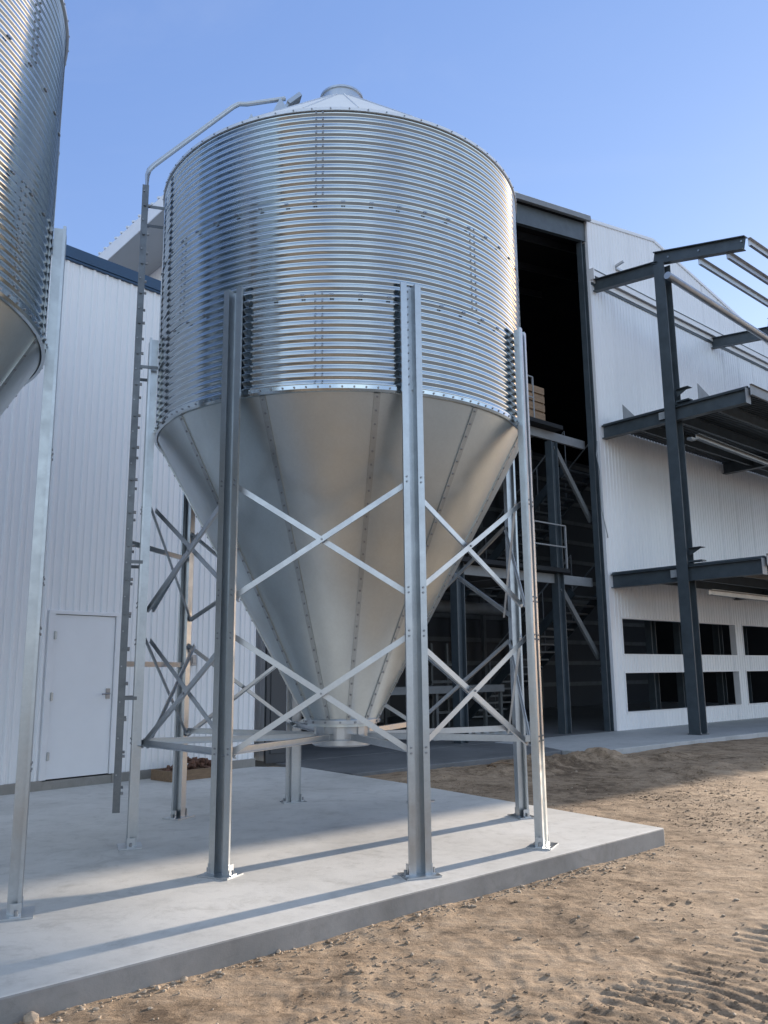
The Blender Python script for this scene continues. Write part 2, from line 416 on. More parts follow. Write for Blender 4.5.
def make_bin(loc, label, panels, ladder=True):
    root = empty('grain_bin', loc, 0, label, 'grain bin', 'galvanised hopper bins on the concrete pad')
    # corrugated rings
    hr = (ZE - ZH) / 3
    for i in range(3):
        z0 = ZH + hr * i
        pr = []
        nz = 13 * 8
        for k in range(nz + 1):
            t = k / nz
            pr.append((RW - AMP + AMP * math.cos(2 * math.pi * 13 * t + math.pi * .9), z0 + hr * t))
        sh = 267 if i != 1 else 312
        m = MB()
        m.lathe(pr, 192, split=999, dr=lambda a: .0022 * (((math.degrees(a) - sh) / 90) % 1.0) + (.0012 if i == 1 else 0))
        for q in range(4):
            for k in range(13):
                for d in (-.9, .9):
                    p = pol(RW - .0005, sh + 90 * q + d, z0 + hr * (k + .55) / 13)
                    m.bolt(p, pol(1, sh + 90 * q + d, 0), .009, .008)
        for k in range(48):
            if i < 2:
                m.bolt(pol(RW - .0005, k * 7.5 + (3 if i else 0), z0 + hr - .037), pol(1, k * 7.5 + (3 if i else 0), 0), .0095, .008)
                m.bolt(pol(RW - .0005, k * 7.5 + (3 if i else 0) + .6, z0 + hr - .037), pol(1, k * 7.5 + (3 if i else 0), 0), .0095, .008)
        m.build('wall_ring', M['galv'], root)
    # eave lip and roof
    R0, Z0, R1, Z1 = RW + .016, ZE + .012, .225, 7.58
    m = MB(); m.lathe([(RW - .016, Z0 - .024), (R0, Z0 - .028), (R0, Z0), (R0 - .012, Z0 + .008), (R1, Z1)], 120)
    for k in range(24):
        a = k * 15 + 7.5
        p0 = pol(R0 - .03, a, Z0 + .018); p1 = pol(R1 + .05, a, Z1 - .035)
        m.beam(p0, p1, .010, .02, up=pol(.7, a, 1.0))
    for k in range(72):
        m.bolt(pol(R0, k * 5, Z0 - .014), pol(1, k * 5, 0), .007, .006)
    roof = m.build('roof', M['roofm'], root)
    m = MB(); m.lathe([(R1, Z1 - .05), (R1, Z1 + .085), (R1 + .014, Z1 + .09), (R1 + .014, Z1 + .112), (R1 - .01, Z1 + .118), (.001, Z1 + .12)], 64)
    m.build('fill_cap', M['brace'], roof)
    # hopper
    RB, ZB = .33, .99
    m = MB(); m.lathe([(RW - .012, ZH + .02), (RW - .012, ZH), (RB, ZB), (RB, ZB - .03)], 144)
    hop = m.build('hopper', M['hopper'], root)
    m = MB(); m.lathe([(RW - .01, ZH + .025), (RW + .014, ZH + .02), (RW + .014, ZH - .012), (RW + .004, ZH - .03), (RW - .02, ZH - .032)], 144)
    for k in range(120):
        m.bolt(pol(RW + .012, k * 3, ZH + .002), pol(1, k * 3, -.15), .0085, .009)
    m.build('rim_flange', M['galv'], hop)
    sl = Vector((RB - RW, 0, ZB - ZH)).normalized()
    for k in range(12):
        a = 12 + 30 * k
        m = MB()
        nrm = Vector((math.cos(R(a)) * -sl.z, math.sin(R(a)) * -sl.z, sl.x)).normalized()
        tang = Vector((-math.sin(R(a)), math.cos(R(a)), 0))
        n = 24; vs = []
        for j in range(n + 1):
            t = .012 + .975 * j / n
            c = pol(RW - .012 + (RB - RW + .012) * t, a, ZH + (ZB - ZH) * t)
            w = .026 - .009 * t
            for s, h in ((-1, 0.0), (-1, .009), (1, .010), (1, 0.0)):
                vs.append(c + tang * (s * w) + nrm * h)
        fs = []
        for j in range(n):
            for q in range(3):
                fs.append((4 * j + q, 4 * j + q + 1, 4 * j + 5 + q, 4 * j + 4 + q))
        m.add(vs, fs)
        nb = 27
        for j in range(nb):
            t = .02 + .955 * j / (nb - 1)
            c = pol(RW - .012 + (RB - RW + .012) * t, a, ZH + (ZB - ZH) * t)
            m.bolt(c + nrm * .008, nrm, .0095, .008)
        m.build('seam_rib', M['seam'], hop)
    # outlet boot and flange
    m = MB()
    m.lathe([(RB + .012, ZB + .05), (RB + .03, ZB + .03), (RB + .03, ZB - .005), (.255, ZB - .01), (.25, .835)], 48)
    for k in range(16): m.bolt(pol(RB + .028, k * 22.5, ZB + .012), pol(1, k * 22.5, 0), .011, .012)
    boot = m.build('outlet_boot', M['brace'], root)
    for k in range(8):
        m = MB(); m.box(-.035, .035, .242, .262, .845, ZB - .01, Matrix.Rotation(R(k * 45), 4, 'Z'))
        m.build('boot_cleat', M['brace'], boot)
    m = MB(); m.lathe([(.24, .835), (.285, .835), (.285, .79), (.262, .775), (.0, .775)], 48)
    m.build('outlet_flange', M['brace'], boot)
    # legs
    for k in range(8):
        a = TH0 + 45 * k; m = MB()
        rad = pol(1, a, 0)
        r0 = RW + .009 - RL; t = .006; w = .088; r1 = r0 + .082; hw = .036
        # top-hat section opening outwards: web bolted to the wall, side walls, two wide flanges with returns
        prof = [(-w, r1 - .02), (-w, r1), (-hw, r1), (-hw + .004, r0 + t), (hw - .004, r0 + t), (hw, r1), (w, r1), (w, r1 - .02), (w - t, r1 - .02), (w - t, r1 - t),
                (hw + t, r1 - t), (hw + t - .004, r0), (-hw - t + .004, r0), (-hw - t, r1 - t), (-w + t, r1 - t), (-w + t, r1 - .02)][::-1]
        m.sweep(prof, pol(RL, a, .012), pol(RL, a, HL), up=rad)
        tg = Vector((-math.sin(R(a)), math.cos(R(a)), 0))
        for j in range(13):
            for s in (0,):
                m.bolt(pol(RW + .009 + t, a, ZH + .05 + j * .0675) + tg * s, rad, .008, .008)
        for z in (.86, .90, 1.72, 1.76, 2.05, 2.09, 2.92, 2.96):
            for s in (-.06, .06):
                m.bolt(pol(RL + r1, a, z) + tg * s, rad, .008, .008)
        leg = m.build('leg', M['leg'], root)
        m = MB(); MM = Matrix.Translation(pol(RL, a, 0)) @ Matrix.Rotation(R(a), 4, 'Z')
        m.box(-.10, .10, -.135, .135, 0.001, .012, MM)
        for s in (-1, 1):
            m.box(-.035, .03, s * .088 - .004, s * .088 + .004, .012, .085, MM)
            m.box(-.035, .03, min(s * .088, s * .120), max(s * .088, s * .120), .012, .02, MM)
            m.bolt(MM @ Vector((0, s * .11, .02)), (0, 0, 1), .012, .03)
        m.build('base_plate', M['brace'], leg)
    # X braces
    rb = RW + .005
    for k in panels:
        a0, a1 = TH0 + 45 * k, TH0 + 45 * (k + 1)
        mid = pol(1, (a0 + a1) / 2, 0)
        for zl, zh in ((.86, 1.73), (2.05, 2.93)):
            for q in (0, 1):
                za, zb = (zl, zh) if q == 0 else (zh, zl)
                off = mid * (.004 if q else .052)
                p0 = pol(rb - .06, a0, za) + off; p1 = pol(rb - .06, a1, zb) + off
                m = MB(); d = (p1 - p0).normalized()
                m.beam(p0 - d * .05, p1 + d * .05, .043, .006, up=mid); side = d.cross(mid).normalized() * .019; m.beam(p0 - d * .05 + side - mid * .010, p1 + d * .05 + side - mid * .010, .005, .016, up=mid)
                if q == 0:
                    m.bolt((p0 + p1) / 2, mid, .009, .012)
                m.build('cross_brace', M['brace'], root)
    # radial bars from legs to the outlet
    for k in (range(8) if ladder else (6, 7)):
        a = TH0 + 45 * k
        m = MB(); m.channel(pol(RL - .07, a, .875), pol(.27, a, .865), .045, .055, .005)
        m.build('radial_bar', M['brace'], root)
    if ladder:
        # rail between the two legs left of the front
        m = MB(); m.angle(pol(RL - .06, TH0 + 180, .84), pol(RL - .06, TH0 + 225, .84), .05, .005)
        m.build('tie_rail', M['brace'], root)
        la = 197.2; rd = pol(1, la, 0); tg = Vector((-math.sin(R(la)), math.cos(R(la)), 0))
        m = MB()
        rungs = [.46 + .305 * j for j in range(19)]
        lad = empty('ladder', (0, 0, 0)); lad.parent = root
        for z in rungs:
            m = MB()
            m.tube([rd * 2.03 + tg * -.215 + Vector((0, 0, z)), rd * 2.03 + tg * .215 + Vector((0, 0, z))], .013, 8)
            m.build('rung', M['ladder'], lad)
        for s in (-1, 1):
            m = MB(); p = rd * 2.03 + tg * (s * .2)
            m.channel(p + Vector((0, 0, .3)), p + Vector((0, 0, 6.17)), .03, .062, .005, up=rd, flip=-s)
            for z in rungs:
                m.bolt(p + tg * (-.0 if s < 0 else 0) + tg * (s * .002) + Vector((0, 0, z)), tg * s, .013, .012)
                m.bolt(p - rd * .031 + Vector((0, 0, z)), -rd, .014, .02)
                m.bolt(p + tg * (s * .003) + rd * .012 + Vector((0, 0, z + .15)), tg * s, .008, .006)
            m.build('ladder_rail', M['ladder'], lad)
        m = MB()
        path = [(2.02, 5.95), (2.02, 6.33), (2.005, 6.39), (1.96, 6.45), (1.20, 7.26), (1.14, 7.305), (1.06, 7.32), (.66, 7.47)]
        m.tube([rd * r_ + tg * .16 + Vector((0, 0, z_ - .03)) for r_, z_ in path], .024, 10)
        m.build('handrail', M['leg'], lad)
        for z in (1.25, 2.45, 4.3, 5.95):
            for s in (-1, 1):
                m = MB(); m.beam(rd * (1.84 if z > ZH else 1.9) + tg * (s * .185) + Vector((0, 0, z)), rd * 2.03 + tg * (s * .185) + Vector((0, 0, z)), .006, .03)
                m.build('standoff_bracket', M['ladder'], lad)
        for z in (1.55, 2.68):
            m = MB(); m.beam(rd * 2.02 + tg * -.2 + Vector((0, 0, z)), pol(RL, 155, z), .012, .05); m.build('support_arm', M['brace'], lad)
        # brackets carrying the rail on the roof, and the tilted hatch at its end
        for r_ in (1.02, .72):
            for s in (-1, 1):
                m = MB(); zr = Z0 + (R0 - r_) * (Z1 - Z0) / (R0 - R1); zt = zr + .24
                c = tg * (s * .2)
                m.add([rd * (r_ + .16) + c + Vector((0, 0, zr - .14)), rd * (r_ - .10) + c + Vector((0, 0, zr + .09)), rd * r_ + c + Vector((0, 0, zt)),
                       rd * (r_ + .16) + c * 1.05 + Vector((0, 0, zr - .14)), rd * (r_ - .10) + c * 1.05 + Vector((0, 0, zr + .09)), rd * r_ + c * 1.05 + Vector((0, 0, zt))],
                      [(0, 1, 2), (5, 4, 3), (0, 3, 4, 1), (1, 4, 5, 2), (2, 5, 3, 0)])
                m.build('rail_bracket', M['leg'], roof)
        m = MB()
        m.beam(rd * .62 + Vector((0, 0, 7.42)), rd * .49 + Vector((0, 0, 7.55)), .30, .045, up=pol(.6, la, 1))
        m.beam(rd * .66 + Vector((0, 0, 7.36)), rd * .55 + Vector((0, 0, 7.50)), .26, .03, up=pol(.6, la, 1))
        m.build('roof_hatch', M['leg'], roof)
    return root

make_bin((BC[0], BC[1], 0), 'complete galvanised hopper bin standing on eight braced legs at the centre of the pad', range(8), True)
BD = 4.96
make_bin((BC[0] - BD * math.cos(R(42.3)), BC[1] - BD * math.sin(R(42.3)), 0),
         'galvanised hopper bin cut off by the left edge of the view', (2, 5, 6), False)

# ------------------------------------------------------------------ ribbed sheet walls
def ribbed(m, x0, x1, zb, zt, prof, pitch, y0=0., flip=1, joint=None):
    """vertical ribbed sheet; prof = [(frac, depth)], outside is -y; zt may be a function of x"""
    f = zt if callable(zt) else (lambda x: zt)
    g = zb if callable(zb) else (lambda x: zb)
    k0 = math.floor(x0 / pitch) - 1; k1 = math.ceil(x1 / pitch) + 1
    pts = []
    for k in range(k0, k1 + 1):
        for fr, d in prof:
            pts.append((k * pitch + fr * pitch, d))
    if joint:
        jp, jw, jd = joint
        k = math.ceil(x0 / jp)
        while k * jp < x1:
            X = k * jp
            pts = [p for p in pts if abs(p[0] - X) > jw] + [(X - jw, 0), (X - jw * .6, -jd), (X + jw * .6, -jd), (X + jw, 0)]
            k += 1
        pts.sort()
    out = []
    def interp(x):
        for (a, da), (c, dc) in zip(pts, pts[1:]):
            if a <= x <= c: return da + (dc - da) * ((x - a) / (c - a) if c > a else 0)
        return 0
    out.append((x0, interp(x0)))
    out += [p for p in pts if x0 + 1e-4 < p[0] < x1 - 1e-4]
    out.append((x1, interp(x1)))
    vs = []; fs = []
    for x, d in out:
        vs += [(x, y0 - d, g(x)), (x, y0 - d, f(x))]
    for i in range(len(out) - 1):
        a = 2 * i
        fs.append((a, a + 2, a + 3, a + 1) if flip > 0 else (a, a + 1, a + 3, a + 2))
    m.add(vs, fs)

# ------------------------------------------------------------------ shed with the blue trim
SM = (-3.455, 12.335)
shed = empty('metal_shed', (SM[0], SM[1], 0), R(48), 'low white ribbed metal shed with blue roof trim and a door, behind the bins', 'shed')
SX0, SX1 = -9.5, 1.99
PS = [(0, 0), (.08, .0), (.16, .021), (.30, .021), (.38, 0), (.56, 0), (.61, .008), (.70, .008), (.75, 0)]
m = MB()
DX0, DX1, DZ0, DZ1 = -1.50, -.51, .115, 2.27
ribbed(m, SX0, DX0, .115, 7.40, PS, .205)
ribbed(m, DX0, DX1, DZ1, 7.40, PS, .205)
ribbed(m, DX1, SX1, .115, 7.40, PS, .205)
m.box(SX1 - .01, SX1, .0, 9.0, .115, 7.40)
m.build('wall', M['white'], shed)
m = MB(); m.box(SX0, SX1, .012, .09, .115, 7.40); m.build('wall_lining', M['black'], shed)
m = MB(); m.box(SX0, DX0 - .0, -.03, .10, -.02, .125); m.box(DX1, SX1 + .02, -.03, .10, -.02, .125); m.box(DX0, DX1, -.02, .10, -.02, .11)
m.build('concrete_curb', M['curb'], shed, bevel=.008)
m = MB(); m.box(SX0, SX1 + .03, -.06, .05, 7.365, 7.54); m.box(SX0, SX1 + .03, -.045, .05, 7.33, 7.363)
m.build('roof_trim', M['blue'], shed, bevel=.006)
m = MB(); m.add([(SX0, .05, 7.50), (SX1, .05, 7.50), (SX1, 9, 7.1), (SX0, 9, 7.1), (SX0, .05, 7.42), (SX1, .05, 7.42), (SX1, 9, 7.02), (SX0, 9, 7.02)],
                [(0, 1, 2, 3), (7, 6, 5, 4), (0, 4, 5, 1), (1, 5, 6, 2), (2, 6, 7, 3), (3, 7, 4, 0)])
m.build('roof', M['roofm'], shed)
fr = MB()
for x in (DX0, DX1):
    fr.box(x - .045, x + .045, -.035, .06, .125, DZ1 + .04)
fr.box(DX0 - .045, DX1 + .045, -.037, .06, DZ1 - .005, DZ1 + .045)
fr.build('door_frame', M['white_trim'], shed, bevel=.004)
m = MB(); m.box(DX0 + .05, DX1 - .05, -.012, .035, DZ0 + .015, DZ1 - .012)
door = m.build('door', M['door'], shed, bevel=.004)
m = MB(); hx = DX1 - .115
m.box(hx - .03, hx + .03, -.022, -.012, 1.13, 1.27)
m.tube([(hx, -.012, 1.2), (hx, -.07, 1.2)], .012, 8); m.tube([(hx + .005, -.07, 1.2), (hx - .115, -.072, 1.195)], .011, 8)
m.build('handle', M['hardware'], door)
for z in (.42, 1.18, 1.98):
    m = MB(); m.tube([(DX0 + .048, -.04, z - .055), (DX0 + .048, -.04, z + .055)], .011, 8); m.box(DX0 + .03, DX0 + .075, -.038, -.013, z - .05, z + .05)
    m.build('hinge', M['leg'], door)
m = MB(); m.box(.70, .79, -.075, -.017, 1.58, 1.74); m.box(.715, .775, -.085, -.075, 1.61, 1.71)
m.build('junction_box', M['hardware'], shed, bevel=.004)

# ------------------------------------------------------------------ main building
bld = empty('metal_building', (CX, CY, 0), A0, 'tall white gabled metal building with a wide dark opening and low window rows', 'building')
UR, ZR = 3.37, 14.06
def rake(u):
    if u >= UR: return ZR - (u - UR) * .195
    if u >= -3: return ZR - (UR - u) * .172
    return ZR - (UR + 3) * .172 - (-3 - u) * .23
UL, UE = -9.84, -10.95
PF = [(0, 0), (.40, 0), (.48, .011), (.82, .011), (.90, 0)]
W = [(.46, 6.36), (6.76, 12.6)]
ZW = [(.40, 1.40), (1.81, 2.75)]
m = MB()
UQ = 14.0
J = (1.02, .016, .012)
ribbed(m, 0, W[0][0], 0.0, rake, PF, .146, joint=J)
ribbed(m, W[0][0], UQ, ZW[1][1], 11.80, PF, .146, joint=J)
ribbed(m, 0 + W[0][0], UR, 11.80, rake, PF, .146, joint=J)
ribbed(m, UR, UQ, 11.80, rake, PF, .146, joint=J)
ribbed(m, W[0][0], UQ, ZW[0][1], ZW[1][0], PF, .146, joint=J)
ribbed(m, W[0][0], UQ, 0.0, ZW[0][0], PF, .146, joint=J)
for z0, z1 in ZW:
    ribbed(m, W[0][1], W[1][0], z0, z1, PF, .146)
m.build('facade_sheet', M['white_facade'], bld)
# lining behind the sheet, so that it has thickness
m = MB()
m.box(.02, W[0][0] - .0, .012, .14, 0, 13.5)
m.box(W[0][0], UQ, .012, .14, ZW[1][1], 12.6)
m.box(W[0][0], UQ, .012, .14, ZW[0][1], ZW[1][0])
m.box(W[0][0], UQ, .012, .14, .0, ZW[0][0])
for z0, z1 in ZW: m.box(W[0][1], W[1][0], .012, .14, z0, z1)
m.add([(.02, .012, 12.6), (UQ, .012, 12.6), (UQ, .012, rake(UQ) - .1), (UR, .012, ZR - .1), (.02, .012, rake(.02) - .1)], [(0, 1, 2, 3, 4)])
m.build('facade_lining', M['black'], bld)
for (a, c) in W:
    for (z0, z1) in ZW:
        m = MB()
        m.box(a - .0, a + .035, -.018, .16, z0, z1); m.box(c - .035, c, -.018, .16, z0, z1)
        m.box(a, c, -.0182, .16, z0 - .0, z0 + .03); m.box(a, c, -.0182, .16, z1 - .03, z1)
        m.build('window_frame', M['white_trim'], bld)
m = MB(); m.box(-.015, .075, -.022, .16, 0, rake(0) - .02); m.build('corner_trim', M['white_trim'], bld, bevel=.004)
# gable trim on the white part
m = MB(); m.sweep([(-.012, -.03), (.012, -.03), (.012, .02), (-.012, .02)], (0.0, -.02, rake(0)), (UR, -.02, ZR)); m.sweep([(-.012, -.03), (.012, -.03), (.012, .02), (-.012, .02)], (UR, -.02, ZR), (17.5, -.02, rake(17.5)))
m.build('rake_trim', M['white_trim'], bld)
# belt gutter along the facade
m = MB()
m.box(.02, UQ, -.13, -.012, 11.84, 11.96); m.box(.02, UQ, -.15, -.13, 11.80, 11.98); m.box(-.02, .02, -.16, -.012, 11.70, 12.02)
m.box(.02, UQ, -.05, -.014, 11.66, 11.80)
m.build('belt_gutter', M['white_trim'], bld, bevel=.004)
m = MB(); m.box(.02, UQ, -.160, -.152, 11.955, 11.985); m.box(.02, UQ, -.03, -.016, 11.585, 11.655); m.build('gutter_liner', M['steel'], bld)
# roof (two slopes) with ribbed edge
def slab_roof(u0, u1, v0, v1, th=.10):
    m = MB()
    us = [u0, u1]
    top = [(u, v, rake(u) + .06) for v in (v0, v1) for u in us]; bot = [(u, v, rake(u) + .06 - th) for v in (v0, v1) for u in us]
    m.add(top + bot, [(0, 1, 3, 2), (6, 7, 5, 4), (0, 4, 5, 1), (2, 3, 7, 6), (0, 2, 6, 4), (1, 5, 7, 3)])
    return m
for (a, c) in ((-3, 0.0), (0.0, UR), (UR, 17.6), (UE, -3)):
    m = slab_roof(a, c, -.14 if c < 1 or a < -4 else -.03, 26.2)
    n = 86
    if a < -5:
        for k in range(n):
            v = -.1 + k * .305
            m.beam((a - .03, v, rake(a) + .075), (c, v, rake(c) + .075), .06, .04)
    m.build('roof', M['roofm'], bld)
# soffit and fascia of the left eave
m = MB(); ze = rake(UE)
m.box(UE - .02, UE + .0, -.14, 26.2, ze - .30, ze + .02); m.build('fascia', M['white_trim'], bld)
m = MB(); m.box(UE + .002, UL - .02, -.13, 26.1, ze - .27, ze - .25); m.build('soffit', M['soffit'], bld)
# walls left, back, right, then the unseen block added to cast shade
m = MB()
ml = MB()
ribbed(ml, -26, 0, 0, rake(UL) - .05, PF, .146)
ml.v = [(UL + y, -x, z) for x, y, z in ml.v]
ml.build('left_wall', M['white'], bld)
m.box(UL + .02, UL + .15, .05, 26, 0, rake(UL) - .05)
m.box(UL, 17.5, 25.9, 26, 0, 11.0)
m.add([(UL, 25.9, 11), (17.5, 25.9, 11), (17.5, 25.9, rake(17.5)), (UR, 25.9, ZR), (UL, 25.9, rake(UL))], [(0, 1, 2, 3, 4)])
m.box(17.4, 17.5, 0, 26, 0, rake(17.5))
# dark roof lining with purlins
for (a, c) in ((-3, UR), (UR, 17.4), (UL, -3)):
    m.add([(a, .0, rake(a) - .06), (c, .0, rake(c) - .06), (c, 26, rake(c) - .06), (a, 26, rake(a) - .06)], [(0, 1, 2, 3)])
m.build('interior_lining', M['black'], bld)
for k in range(12):
    m = MB(); v = 1.2 + k * 1.5
    m.beam((UL + .15, v, rake(UL) - .2), (-3, v, rake(-3) - .2), .07, .2); m.beam((-3, v, rake(-3) - .2), (UR, v, ZR - .2), .07, .2)
    m.build('rafter', M['darkpanel'], bld)
m = MB(); H = 15.5  # unseen wing added to shade the facade, bin and back of the pad
mw = MB(); ribbed(mw, 17.6, 38, 0, H, PF, .146)
mw.v = [(x, y - 5.2, z) for x, y, z in mw.v]
ml2 = MB(); ribbed(ml2, 0, 5.2, 0, H, PF, .146); mw.add([(17.6 + y, -x, z) for x, y, z in ml2.v], ml2.f)
mw.box(17.62, 38, -5.18, .3, H - .1, H); mw.box(37.9, 38, -5.2, 0, 0, H)
lf = MB(); ribbed(lf, 17.6, 18.5, 6.85, H, PF, .146)  # raised block added to shade the bin; low sun passes beneath
mw.add([(x, y - 8.35, z) for x, y, z in lf.v], lf.f)
lf = MB(); ribbed(lf, 0, 3.15, 6.85, H, PF, .146); mw.add([(17.6 + y, -5.2 - x, z) for x, y, z in lf.v], lf.f)
mw.box(17.62, 18.5, -8.33, -5.22, 6.80, 6.86); mw.box(17.62, 18.5, -8.33, -5.22, H - .1, H); mw.box(18.4, 18.5, -8.33, -5.22, 6.86, H - .1)
mw.build('shade_caster', M['white_facade'], bld)
# header beam over the opening
m = MB(); m.sweep([(-.12, -.62), (.0, -.62), (.0, -.10), (-.12, -.10)], (-3, .04, rake(-3)), (-.02, .04, rake(0)))
m.sweep([(-.12, -.62), (.0, -.62), (.0, -.10), (-.12, -.10)], (UL, .04, rake(UL)), (-3, .04, rake(-3)))
m.build('header_beam', M['steel'], bld)
m = MB(); m.sweep([(-.03, -.10), (.06, -.10), (.06, .04), (-.03, .04)], (-3, -.1, rake(-3)), (0, -.1, rake(0))); m.sweep([(-.03, -.10), (.06, -.10), (.06, .04), (-.03, .04)], (UE, -.1, rake(UE)), (-3, -.1, rake(-3)))
m.build('edge_flashing', M['steel_light'], bld)
# columns in the opening
VC = .38
def column(u, v, z0, z1, w=.22, d=.24, name='column', mt='steel'):
    m = MB(); m.ibeam((u, v, z0), (u, v, z1), w, d, .018, up=(1, 0, 0)); return m.build(name, M[mt], bld)
column(-.11, .14, 0.0, 12.8, .16, .17)
column(-1.52, VC, 0.0, 7.05, .2, .24)
column(-5.0, VC, 0.0, 7.05, .2, .24)
column(-9.55, .45, 0.0, 11.4, .24, .24)
for u in (1.75, 3.4, 4.9, 7.2, 8.8):
    column(u, 1.0, 0.0, 11, .2, .24)
for z in (7.2, 3.62):
    m = MB(); m.channel((UL + .2, VC, z), (-.10, VC, z), .08, .22, .014, flip=-1); m.build('floor_beam', M['steel_light'], bld)
for z in (7.30, 3.72):
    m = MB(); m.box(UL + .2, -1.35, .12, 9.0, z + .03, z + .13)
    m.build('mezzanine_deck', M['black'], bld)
for z0, z1 in ((6.95, 5.2), (3.4, 1.75)):
    m = MB(); m.beam((-1.42, VC, z0), (-.03, VC, z1), .07, .13); m.build('diagonal_strut', M['dull'], bld)
for (a_, z0, c_, z1) in ((.55, 1.5, 1.65, .15), (.6, 2.75, 1.55, 1.75)):
    m = MB(); m.beam((a_, .75, z0), (c_, .75, z1), .06, .10 if z0 < 2 else .04); m.build('diagonal_strut', M['steel_light'], bld)
m = MB(); m.box(-10.06, -9.40, -.06, .0, 0.0, 3.3); m.box(-9.98, -9.48, -.075, -.06, .15, 3.1); m.build('sliding_door', M['darkpanel'], bld, bevel=.004)
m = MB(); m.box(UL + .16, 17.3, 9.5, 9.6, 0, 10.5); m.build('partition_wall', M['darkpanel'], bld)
for k in range(12):
    m = MB(); m.channel((UL + .2, 9.45, .9 + .85 * k), (17.2, 9.45, .9 + .85 * k), .08, .16, .012, flip=-1); m.build('wall_girt', M['dull'], bld)
for k in range(13):
    m = MB(); m.beam((UL + .9 + 1.6 * k, 9.2, 0), (UL + .9 + 1.6 * k, 9.2, 10.4), .14, .14, up=(0, 1, 0)); m.build('stud', M['dull'], bld)
for z in (3.1, 6.6):
    m = MB(); m.tube([(UL + .3, 3.2, z), (-.3, 3.2, z)], .16, 16); m.build('duct', M['dull'], bld)
for k in range(6):
    for z in (3.72, 7.30):
        m = MB(); m.ibeam((UL + 1.0 + 1.35 * k, .5, z - .1), (UL + 1.0 + 1.35 * k, 9.0, z - .1), .1, .2, .014); m.build('floor_joist', M['steel_light'], bld)
# loose cable hanging on the corner column
m = MB(); m.tube([(-.18, -.06, 7.2), (-.30, -.10, 6.8), (-.22, -.10, 6.4), (-.20, -.08, 5.4), (-.06, -.10, 4.85), (.03, -.06, 4.72)], .014, 8)
m.build('conduit', M['crate'], bld)
m = MB(); m.angle((1.25, -.28, 12.55), (1.25, .0, 12.5), .06, .008); m.box(1.25, 1.8, -.07, -.015, 12.42, 12.48); m.build('eave_bracket', M['purlin'], bld)

# ------------------------------------------------------------------ steel balcony frame in front of the facade
frm = empty('steel_frame', uvw(.2, -2.0, 0), A0, 'dark grey steel balcony frame with two decks before the white facade', 'steel frame')
OU, OV = .2, -2.0
def fx(u, v, z): return (u - OU, v - OV, z)
for u in (.2, 6.5):
    m = MB(); m.ibeam(fx(u, -2.0, .02), fx(u, -2.0, 11.42),   .28, .32, .02, up=(1, 0, 0)); c = m.build('column', M['steel'], frm)
    m = MB(); p = fx(u, -2.0, 0); m.box(p[0] - .17, p[0] + .17, p[1] - .17, p[1] + .17, .002, .022)
    for a in (-1, 1):
        for bb in (-1, 1): m.bolt((p[0] + a * .14, p[1] + bb * .14, .022), (0, 0, 1), .016, .03)
    m.build('base_plate', M['steel'], c)
for u in (.2, 6.5):
    m = MB(); m.ibeam(fx(u, .0, 11.60), fx(u, -1.88, 11.38), .18, .34, .02); m.build('roof_beam', M['steel'], frm)
    m = MB(); m.ibeam(fx(u, -1.80, 11.66), fx(u, -4.12, 11.13), .18, .32, .02)
    for v, z in ((-2.2, 11.56), (-3.0, 11.40), (-4.05, 11.2)): m.bolt(fx(u - .012, v, z), (-1, 0, 0), .028, .02)
    m.build('roof_beam', M['steel'], frm)
    for z in (7.50, 3.63):
        m = MB(); m.ibeam(fx(u, -.02, z), fx(u, -3.84, z), .2, .34, .02); bm_ = m.build('deck_beam', M['steel'], frm)
        m = MB(); p = fx(u, -3.84, z); m.box(p[0] - .11, p[0] + .11, p[1] - .012, p[1], z - .18, z + .18)
        m.build('end_plate', M['steel_light'], bm_)
        m = MB(); p = fx(u, -1.78, z); m.box(p[0] - .075, p[0] - .062, p[1] - .03, p[1] + .13, z - .06, z + .12)
        m.build('splice_plate', M['crate'], bm_)
for z in (7.68, 3.81):
    m = MB(); ribd = []
    x0, x1 = fx(.1, 0, 0)[0], fx(12.5, 0, 0)[0]
    n = int((x1 - x0) / .15); vs = []; fs = []
    prof = []
    for k in range(n):
        for fr_, d in ((0, 0), (.45, 0), (.55, .05), (.95, .05)): prof.append((x0 + (k + fr_) * .15, z + d))
    ya, yb = fx(0, -3.86, 0)[1], fx(0, -.02, 0)[1]
    for x, zz in prof: vs += [(x, ya, zz), (x, yb, zz)]
    for i in range(len(prof) - 1): fs.append((2 * i, 2 * i + 2, 2 * i + 3, 2 * i + 1))
    m.add(vs, fs); m.build('deck', M['steel'], frm)
    m = MB(); p = fx(.1, -3.9, 0); m.channel(fx(.22, -3.90, z - .04), fx(12.5, -3.90, z - .04), .05, .26, .008); m.build('rim_channel', M['steel_light'], frm)
    for v in (-.9, -1.9, -2.95):
        m = MB(); m.channel(fx(.3, v, z - .15), fx(12.5, v, z - .15), .07, .26, .010); m.build('joist', M['steel'], frm)
m = MB(); m.channel(fx(.32, -2.45, 6.87), fx(12.5, -2.45, 6.60), .10, .13, .01); m.box(*[q for q in (fx(.32, 0, 0)[0] - .2, fx(.32, 0, 0)[0], fx(0, -2.46, 0)[1], fx(0, -2.34, 0)[1], 6.78, 6.84)]); m.build('strip_channel', M['channel'], frm)
m = MB(); m.channel(fx(.32, -2.45, 3.18), fx(12.5, -2.45, 3.14), .10, .13, .01); m.build('strip_channel', M['channel'], frm)
